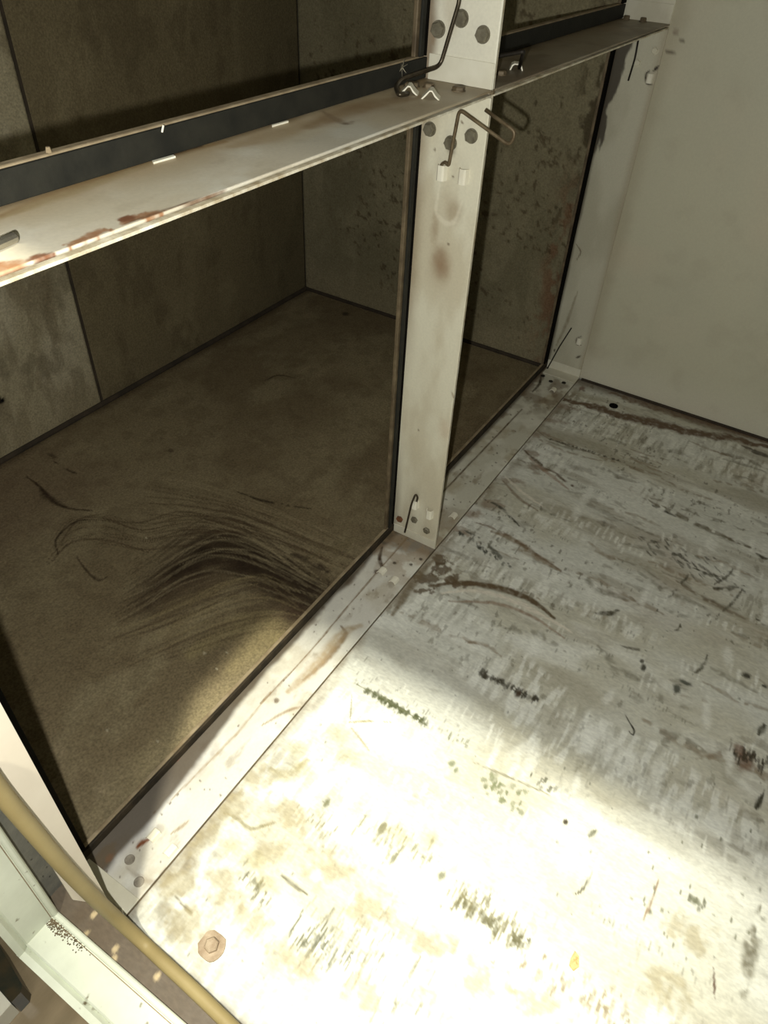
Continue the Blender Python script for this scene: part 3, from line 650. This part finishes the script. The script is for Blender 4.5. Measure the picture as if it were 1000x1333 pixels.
def URbottom_like(x0, x1, z, e, left):
    S = pl_sheet((x0, -D, z), (1, 0, 0), (0, 1, 0), x1-x0, D+.004, (0, 0, 1), (206, 198, 178)); u, v = S.X, S.Y
    flange_wear(S, dirt=.35)
    S.wash((176, 152, 114), .75*sst(.030, .066, v+.03*(fbm(u*7, v*14, 131)-.5)))
    S.wash((124, 104, 74), .7*sst(.064, .073, v))
    if left:
        S.wash((152, 132, 98), .6*sst(.38, .5, u)); S.wash((172, 170, 158), .4*sst(.3, .36, u)*(1-sst(.40, .46, u))*(1-sst(.03, .05, v)))
        S.wash((190, 178, 150), .4*sst(.45, .65, fbm(u*14, v*30, 132)))
        R1, R2 = (122, 82, 58), (156, 116, 84)
        S.pline([(162, 290), (172, 284), (190, 281), (210, 275)], .0048, R2, 1, soft=.25, rag=1.2, f=420); S.pblob(166, 284, .006, .004, col=R1, a=1, soft=.3)
        S.pline([(88, 321), (105, 313), (128, 303), (142, 300)], .0048, R2, 1, soft=.25, rag=1.2, f=420)
        S.pline([(36, 340), (50, 334), (66, 330)], .0035, R1, 1, soft=.3); S.pline([(-5, 353), (10, 347), (24, 344)], .0075, R2, 1, soft=.3)
        S.pline([(160, 292), (250, 262), (330, 236)], .0012, (110, 80, 56), .8, rag=.8)
        S.pline([(0, 282), (60, 258), (130, 232), (210, 204), (290, 184)], .007, (150, 124, 86), .8, rag=.5, f=60)
        S.pline([(205, 205), (230, 198), (260, 190)], .0040, (104, 82, 56), .9)
        S.pline([(300, 190), (350, 178), (420, 155)], .010, (168, 146, 112), .6, rag=.6, f=60); S.pline([(400, 165), (470, 140), (540, 125)], .014, (146, 122, 90), .7, rag=.6, f=60); S.pblob(257, 191, .006, .003, col=(90, 72, 52), a=.8)
        S.pline([(420, 145), (448, 160), (460, 158)], .004, (120, 98, 74), .5); S.pblob(450, 161, .004, .003, col=(96, 76, 56), a=.6)
        S.pline([(0, 285), (60, 262), (130, 238), (210, 208)], .005, (172, 156, 122), .5, rag=.3)
        S.pline([(190, 295), (330, 240), (480, 185), (620, 128)], .0010, (110, 88, 64), .5, rag=.6, taper=False)
        S.wash((120, 100, 72), .5*sst(.55, .58, u))
    else:
        S.wash((116, 104, 82), .75+0*u); S.wash((96, 84, 64), .6*sst(.5, .7, fbm(u*12, v*18, 133)))
        S.wash((150, 130, 108), .4*sst(.55, .7, fbm(u*12, v*20, 134)))
    S.build('bottom_plate', M['plate'], e, T)
def ULbottom(e):
    URbottom_like(XL, 0, UZ0+T, e, True); z = UZ0+T
    for (px, py) in [(533, 121), (561, 127)]:
        q = un(px, py, 2, z); tab(q, (.9, .43, 0), (-.43, .9, 0), (0, 0, 1), e, .015, .016, .007, pointed=True)
    for (px, py, r) in [(597, 118, .006), (536, 113, .0068), (558, 114, .005)]:
        q = un(px, py, 2, z); q[1] = min(q[1], -.012); hexbolt(q, (0, 0, 1), e, r, 'lipmetal', h=.003)
def ULright(e):
    z = UZ0+T
    S = pl_sheet((0, -D, z), (0, 1, 0), (0, 0, 1), D+.004, UZ1-z, (-1, 0, 0), (212, 208, 190), .0018); u, v = S.X, S.Y
    S.wash((176, 160, 132), .4*sst(.5, .7, fbm(u*24, v*9, 141, 4))); S.wash((116, 96, 72), .85*sst(.060, .072, u+.01*(fbm(u*30, v*20, 142)-.5)))
    S.pline([(566, 40), (563, 58)], .002, (130, 110, 84), .7)
    S.build('side_plate', M['plate'], e, T)
    for (px, py) in [(571, 38), (601, 24), (629, 45)]:
        q = un(px, py, 0, 0); hexbolt(q, (-1, 0, 0), e, .0065)
    MB().box((-.0014, -D+.0005, z+.0001), (0, -.006, z+.0215), .0004).build('corner_tab', M['white'], e)
def LRbottom(e):
    x0 = GX1+T
    S = pl_sheet((x0, -D, .003), (1, 0, 0), (0, 1, 0), XR-T-x0, D+.004, (0, 0, 1), (196, 193, 176)); u, v = S.X, S.Y
    flange_wear(S, dirt=1.1); S.wash((72, 60, 44), .8*sst(.064, .071, v))
    S.wash((128, 108, 84), .5*(1-sst(.05, .14, u))*sst(.4, .6, fbm(u*40, v*40, 151)))
    S.line([(0, .054), (.15, .053), (.3, .050), (.42, .048)], .0014, (92, 76, 54), .9, rag=.3, taper=False)
    S.wash((110, 92, 70), .6*sst(.40, .46, u)*sst(.4, .6, fbm(u*40, v*40, 152)))
    for i in range(40): S.blob(rng.uniform(0, .55), rng.uniform(0, .06), rng.uniform(.001, .003), rng.uniform(.001, .002), rng.uniform(0, 3), (72, 60, 42), .8)
    S.pline([(705, 488), (702, 500), (694, 510)], .003, (66, 54, 38), .9)
    S.build('bottom_plate', M['plate'], e, .003)
    for (px, py) in [(704, 489), (717, 497), (734, 499)]:
        q = un(px, py, 2, .003); q[1] = min(q[1], -.012); hexbolt(q, (0, 0, 1), e, .0045, 'darkwire', h=.0015, washer=False)
    for (px, py) in [(720, 508), (590, 672)]:
        q = un(px, py, 2, .003); tab(q, (1, 0, 0), (0, 1, 0), (0, 0, 1), e, .011, .012, .004)
    MB().box((XR-.030, -D-.0004, .003), (XR-.002, -.006, .0042), .0004).build('corner_tab', M['white'], e)
def LRright(e):
    x1 = XR-T
    S = pl_sheet((x1, -D, .0015), (0, 1, 0), (0, 0, 1), D+.004, H-.006, (-1, 0, 0), (190, 186, 166), .0018); u, v = S.X, S.Y
    S.wash((160, 154, 132), .5*sst(.45, .7, fbm(u*16, v*7, 161))); S.wash((150, 134, 108), .5*(1-sst(.0, .014, u+.01*(fbm(u*20, v*9, 162)-.5))))
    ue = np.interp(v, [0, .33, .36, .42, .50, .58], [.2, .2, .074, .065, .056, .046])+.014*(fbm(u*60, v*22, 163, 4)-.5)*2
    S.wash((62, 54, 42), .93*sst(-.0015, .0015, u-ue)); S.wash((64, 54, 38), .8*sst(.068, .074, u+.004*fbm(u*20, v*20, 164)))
    S.pline([(846, 92), (841, 97), (842, 108), (850, 111)], .0016, (54, 44, 30), .95, rag=.2); S.pline([(858, 86), (851, 92)], .0022, (54, 44, 30), .95)
    S.pline([(757, 438), (751, 441), (751, 448), (757, 449)], .0014, (60, 50, 36), .9, rag=.2); S.pline([(756, 463), (750, 466)], .0020, (54, 44, 30), .9)
    S.pblob(722, 456, .002, .004, col=(54, 44, 30), a=.9)
    S.pline([(750, 318), (756, 328), (750, 340)], .0012, (90, 76, 56), .8)
    S.pline([(752, 380), (738, 420), (724, 450)], .003, (130, 118, 94), .6)
    S.build('side_plate', M['plate'], e, T)
    for (px, py) in [(830, 82), (853, 66)]:
        q = un(px, py, 0, x1); hexbolt(q, (-1, 0, 0), e, .005, 'white', h=.003)
    for (px, py) in [(846, 102), (754, 444)]:
        q = un(px, py, 0, x1); tab(q, (0, 0, 1), (0, 1, 0), (-1, 0, 0), e, .0105, .013, .004)
    MB().box((x1-.0012, -D+.0004, .0032), (x1, -.004, .021), .0003).build('corner_tab', M['white'], e)
def URbottom(e):
    URbottom_like(GX1+T, XR-T, UZ0+T, e, False); z = UZ0+T
    for (px, py) in [(817, 20), (838, 28)]:
        q = un(px, py, 2, z); q[1] = min(q[1], -.012); q[0] = min(q[0], XR-.014); hexbolt(q, (0, 0, 1), e, .005, 'lipmetal')
    q = un(672, 90, 2, z); tab(q, (.9, .43, 0), (-.43, .9, 0), (0, 0, 1), e, .014, .014, .006)
    q = un(652, 97, 2, z); hexbolt((max(q[0], .04), q[1], z), (0, 0, 1), e, .0055, 'lipmetal', h=.003)
def URright(e):
    x1 = XR-T
    MB().box((x1, -D, UZ0), (x1+T, .004, UZ1)).build('side_plate', M['white'], e)
    MB().box((x1-.0015, -D+.0005, UZ0+T), (x1, -.006, UZ0+T+.024), .0004).build('corner_tab', M['white'], e)
fLL = frame('filter_frame', XL, 0, .003, H-.0035, 'white frame of the large left opening standing on floor flange', {'bottom': LLbottom, 'right': LLright, 'narrow': True})
MB().box((GX0, -D+.004, 0), (GX1, .002, H-.003)).build('gap_shade', M['black'], fLL, label='black strip standing in for shade on the side of the post')  # black strip drawn for the post's shadow along its edge
fLR = frame('filter_frame', GX1+T, XR-T, .003, H-.0035, 'white frame of the right opening between post and white wall', {'bottom': LRbottom, 'right': LRright})
fUL = frame('filter_frame', XL, 0, UZ0+T, UZ1, 'upper left frame above the crossbeam with chipped rusty front edge', {'bottom': ULbottom, 'right': ULright, 'narrow': True})
MB().box((GX0, -D+.004, UZ0), (GX1, .002, UZ1)).build('gap_shade', M['black'], fUL, label='black strip standing in for shade on the side of the post')
fUR = frame('filter_frame', GX1+T, XR-T, UZ0+T, UZ1, 'upper right frame above the grimy crossbeam reaching the white wall', {'bottom': URbottom, 'right': URright})
for e in (fLL, fLR, fUL, fUR): del e['group']
MB().box((GX0, -D, H-.002), (GX1+T, -D+.0035, UZ0+T)).build('edge_strip', M['lipmetal'], fUL)
MB().box((XR-.016, -D+.001, -.0002), (XR-T, -.01, .0032)).build('corner_tab', M['white'], fLR)

# ================================================================== spring wire clips
def curve(pts, seg=6, r=.35):
    """round the corners of a polyline"""
    P = [Vector(p) for p in pts]; out = [P[0]]
    for i in range(1, len(P)-1):
        a, b, c = P[i-1], P[i], P[i+1]; la = min((b-a).length*.5, (c-b).length*.5, r*.02)
        s = b+(a-b).normalized()*la; t = b+(c-b).normalized()*la
        for k in range(seg+1):
            w_ = k/seg; out.append(s*(1-w_)**2+b*2*w_*(1-w_)+t*w_*w_)
    out.append(P[-1]); return out
def clip(pts, r, mt, label, rr=.35):
    return MB().tube(curve(pts, r=rr), r, 8).build('wire_clip', M[mt], smooth=True, label=label, cat='clip')
def at(px, py, ax, val): return tuple(un(px, py, ax, val))
zb = UZ0+T
clip([at(598, -12, 0, -.008), at(598, 2, 0, -.008), at(573, 86, 0, -.010), at(522, 103, 2, zb+.007), at(515, 113, 2, zb+.004), at(519, 124, 2, zb+.003), at(531, 122, 2, zb+.0025)], .0020, 'wire', 'long bent wire clip rising from the beam tab across upper post bolts')
clip([at(574, 234, 0, -.002), at(574, 214, 0, -.003), at(580, 211, 0, -.009), at(584, 216, 0, -.009), at(598, 142, 0, -.010), at(664, 190, 0, -.010), at(672, 172, 0, -.010), at(632, 143, 0, -.010)], .0018, 'tan_wire', 'hairpin wire clip below the beam, looped end sticking out past post', .3)
clip([at(645, 74, 0, .05), at(655, 72, 0, .05), at(682, 67, 0, .05), at(676, 88, 2, zb+.003)], .0019, 'darkwire', 'dark square-bent wire clip on the right beam beside upper post', .15)
clip([at(527, 693, 0, -.012), at(536, 655, 0, -.010), at(541, 643, 0, -.008), at(544, 647, 0, -.004), at(541, 660, 0, -.0025)], .0014, 'wire', 'small hooked wire clip at the foot of the middle post')
clip([at(744, 427, 0, XR-.010), at(728, 452, 0, XR-.010), at(712, 481, 0, XR-.010)], .0013, 'darkwire', 'straight thin dark line leaning in corner beside the white wall')  # thin dark tube along the corner
clip([at(831, 52, 0, XR-.008), at(827, 75, 0, XR-.008), at(818, 105, 0, XR-.006)], .0014, 'darkwire', 'dark wire hanging under the beam end by the white wall')
# ================================================================== left side cover, tube, outside block
MB().poly([(-.630, -.0762, .11), (XL-.0077, -.0762, .045), (XL-.0077, -.0762, UZ1), (-.630, -.0762, UZ1)], (0, 1, 0), .0016).build('cover_strip', M['cover'], label='cream metal cover strip standing behind the mustard tube', cat='strip')
zz = []
for (px, py) in [(-30, 988), (0, 1030), (40, 1078), (80, 1124), (120, 1166), (150, 1194)]: zz.append(Vector(un(px, py, 1, -.087)))
for (px, py) in [(185, 1226), (215, 1254), (260, 1296), (300, 1335), (345, 1380), (400, 1440)]: zz.append(Vector(un(px, py, 2, .0062)))
def catmull(P, n=6):
    out = []
    for i in range(len(P)-1):
        a, b, c, d = P[max(i-1, 0)], P[i], P[i+1], P[min(i+2, len(P)-1)]
        for k in range(n):
            t = k/n; out.append(.5*((2*b)+(c-a)*t+(2*a-5*b+4*c-d)*t*t+(3*b-a-3*c+d)*t**3))
    return out+[P[-1]]
MB().tube(catmull(zz), .0060, 14).build('rubber_tube', M['tube'], smooth=True, label='mustard rubber tube running down the jamb and along the sill', cat='tube')
# dark block outside the sill
bo = empty('threshold_block', (-.70, -.015, -.06), 'dark rubber block with pale side on brown floor outside the sill', 'block')
A = [at(-30, 1190, 2, -.03), at(0, 1232, 2, -.03), at(29, 1282, 2, -.03), at(27, 1292, 2, -.03), at(15, 1305, 2, -.03), at(0, 1290, 2, -.03), at(-40, 1250, 2, -.03)]
MB().poly([(a[0], a[1], -.0595) for a in A], (0, 0, 1), .030).build('rubber_body', M['block'], bo)
A = [at(-40, 1250, 2, -.032), at(0, 1290, 2, -.032), at(14, 1306, 2, -.032), at(0, 1322, 2, -.032), at(-40, 1360, 2, -.032)]
MB().poly([(a[0], a[1], -.0595) for a in A], (0, 0, 1), .026).build('pale_side', M['block_white'], bo)
# ================================================================== small things
q = un(276, 1232, 2, 0.0)
fb = empty('floor_bolt', (q[0], q[1], -.0005), 'hex bolt on wide dirty washer in the bright floor corner', 'bolt')
w_ = MB(); pts = []
for k in range(22):
    a = 2*math.pi*k/22; r_ = .0125*(1+random.uniform(-.08, .08)); pts.append((q[0]+r_*math.cos(a), q[1]+r_*math.sin(a), -.0005))
w_.poly(pts, (0, 0, 1), .0022).build('washer', M['washer'], fb)
MB().prism((q[0], q[1], .0017), (0, 0, 1), .0068, .0038, 6, rot=.4).prism((q[0], q[1], .0055), (0, 0, 1), .0068, .0012, 6, .0055, rot=.4).build('bolt_head', M['washer'], fb)
q = un(748, 1252, 2, 0.0)
MB().poly([(q[0]-.008, q[1]-.002, .0004), (q[0]-.002, q[1]-.005, .0004), (q[0]+.006, q[1]-.002, .0008), (q[0]+.008, q[1]+.003, .0012), (q[0], q[1]+.004, .0012), (q[0]-.006, q[1]+.003, .0006)], (0, .15, 1), .0009).build('paint_chip', M['chip'], label='tan peeled paint chip lying on the bright floor', cat='chip')
def flake(px, py, z_, lx, ly, name, mt, label, cat, ang=0, th=.0012):
    q = un(px, py, 2, z_); q[1] = min(q[1], -.0065); c, s_ = math.cos(ang), math.sin(ang)
    pts = [(q[0]+a*lx*c-b*ly*s_, q[1]+a*lx*s_+b*ly*c, z_+.0001) for a, b in ((-1, -.8), (.9, -1), (1, .7), (-.8, 1))]
    return MB().poly(pts, (0, 0, 1), th).build(name, M[mt], label=label, cat=cat)
q = un(195, 203, 2, zb)
flake(195, 204, zb, .010, .0018, 'paint_flake', 'fleck', 'white flake at the foot of the black beam gasket', 'flake', -.02)
flake(345, 158, zb, .010, .0012, 'paint_flake', 'fleck', 'thin pale flake further along the gasket, nearer the post', 'flake', -.02)
# bright pin on the beam, cut end toward the right
a = un(-22, 327, 2, zb+.0028); b = un(19, 309, 2, zb+.0028)
MB().tube([a, b], .0026, 10).build('steel_pin', M['pin'], smooth=False, label='shiny cut steel pin lying on the left end of beam', cat='pin')
# wire fleck by the upper post, its cross-shaped sparkle modelled as splayed arms
q = un(523, 88, 1, -.006); g = MB()
for k in range(6):
    a_ = k*math.pi/3+.3; g.tube([q, q+np.array([.007*math.cos(a_), -.002, .007*math.sin(a_)])], [.0009, .0002], 5)
g.build('fleck_sparkle', M['pin'], label='tiny wire fleck shaped as a star-like burr on gasket beside upper post', cat='sparkle')
q = un(211, 172, 1, -.0045); MB().tube([q, q+np.array([.001, -.001, .004])], .0006, 5).build('lint_fleck', M['fleck'], label='tiny white lint fleck on the black beam gasket', cat='lint')
q = un(66, 196, 1, 0.0); MB().prism((q[0], .002, UZ0+T+.0188), (0, 0, 1), .002, .003, 7, .0012).build('dust_lump', M['dusty'], label='small dusty lump on top of the beam lip', cat='lump')
q = un(820, 940, 2, .001)
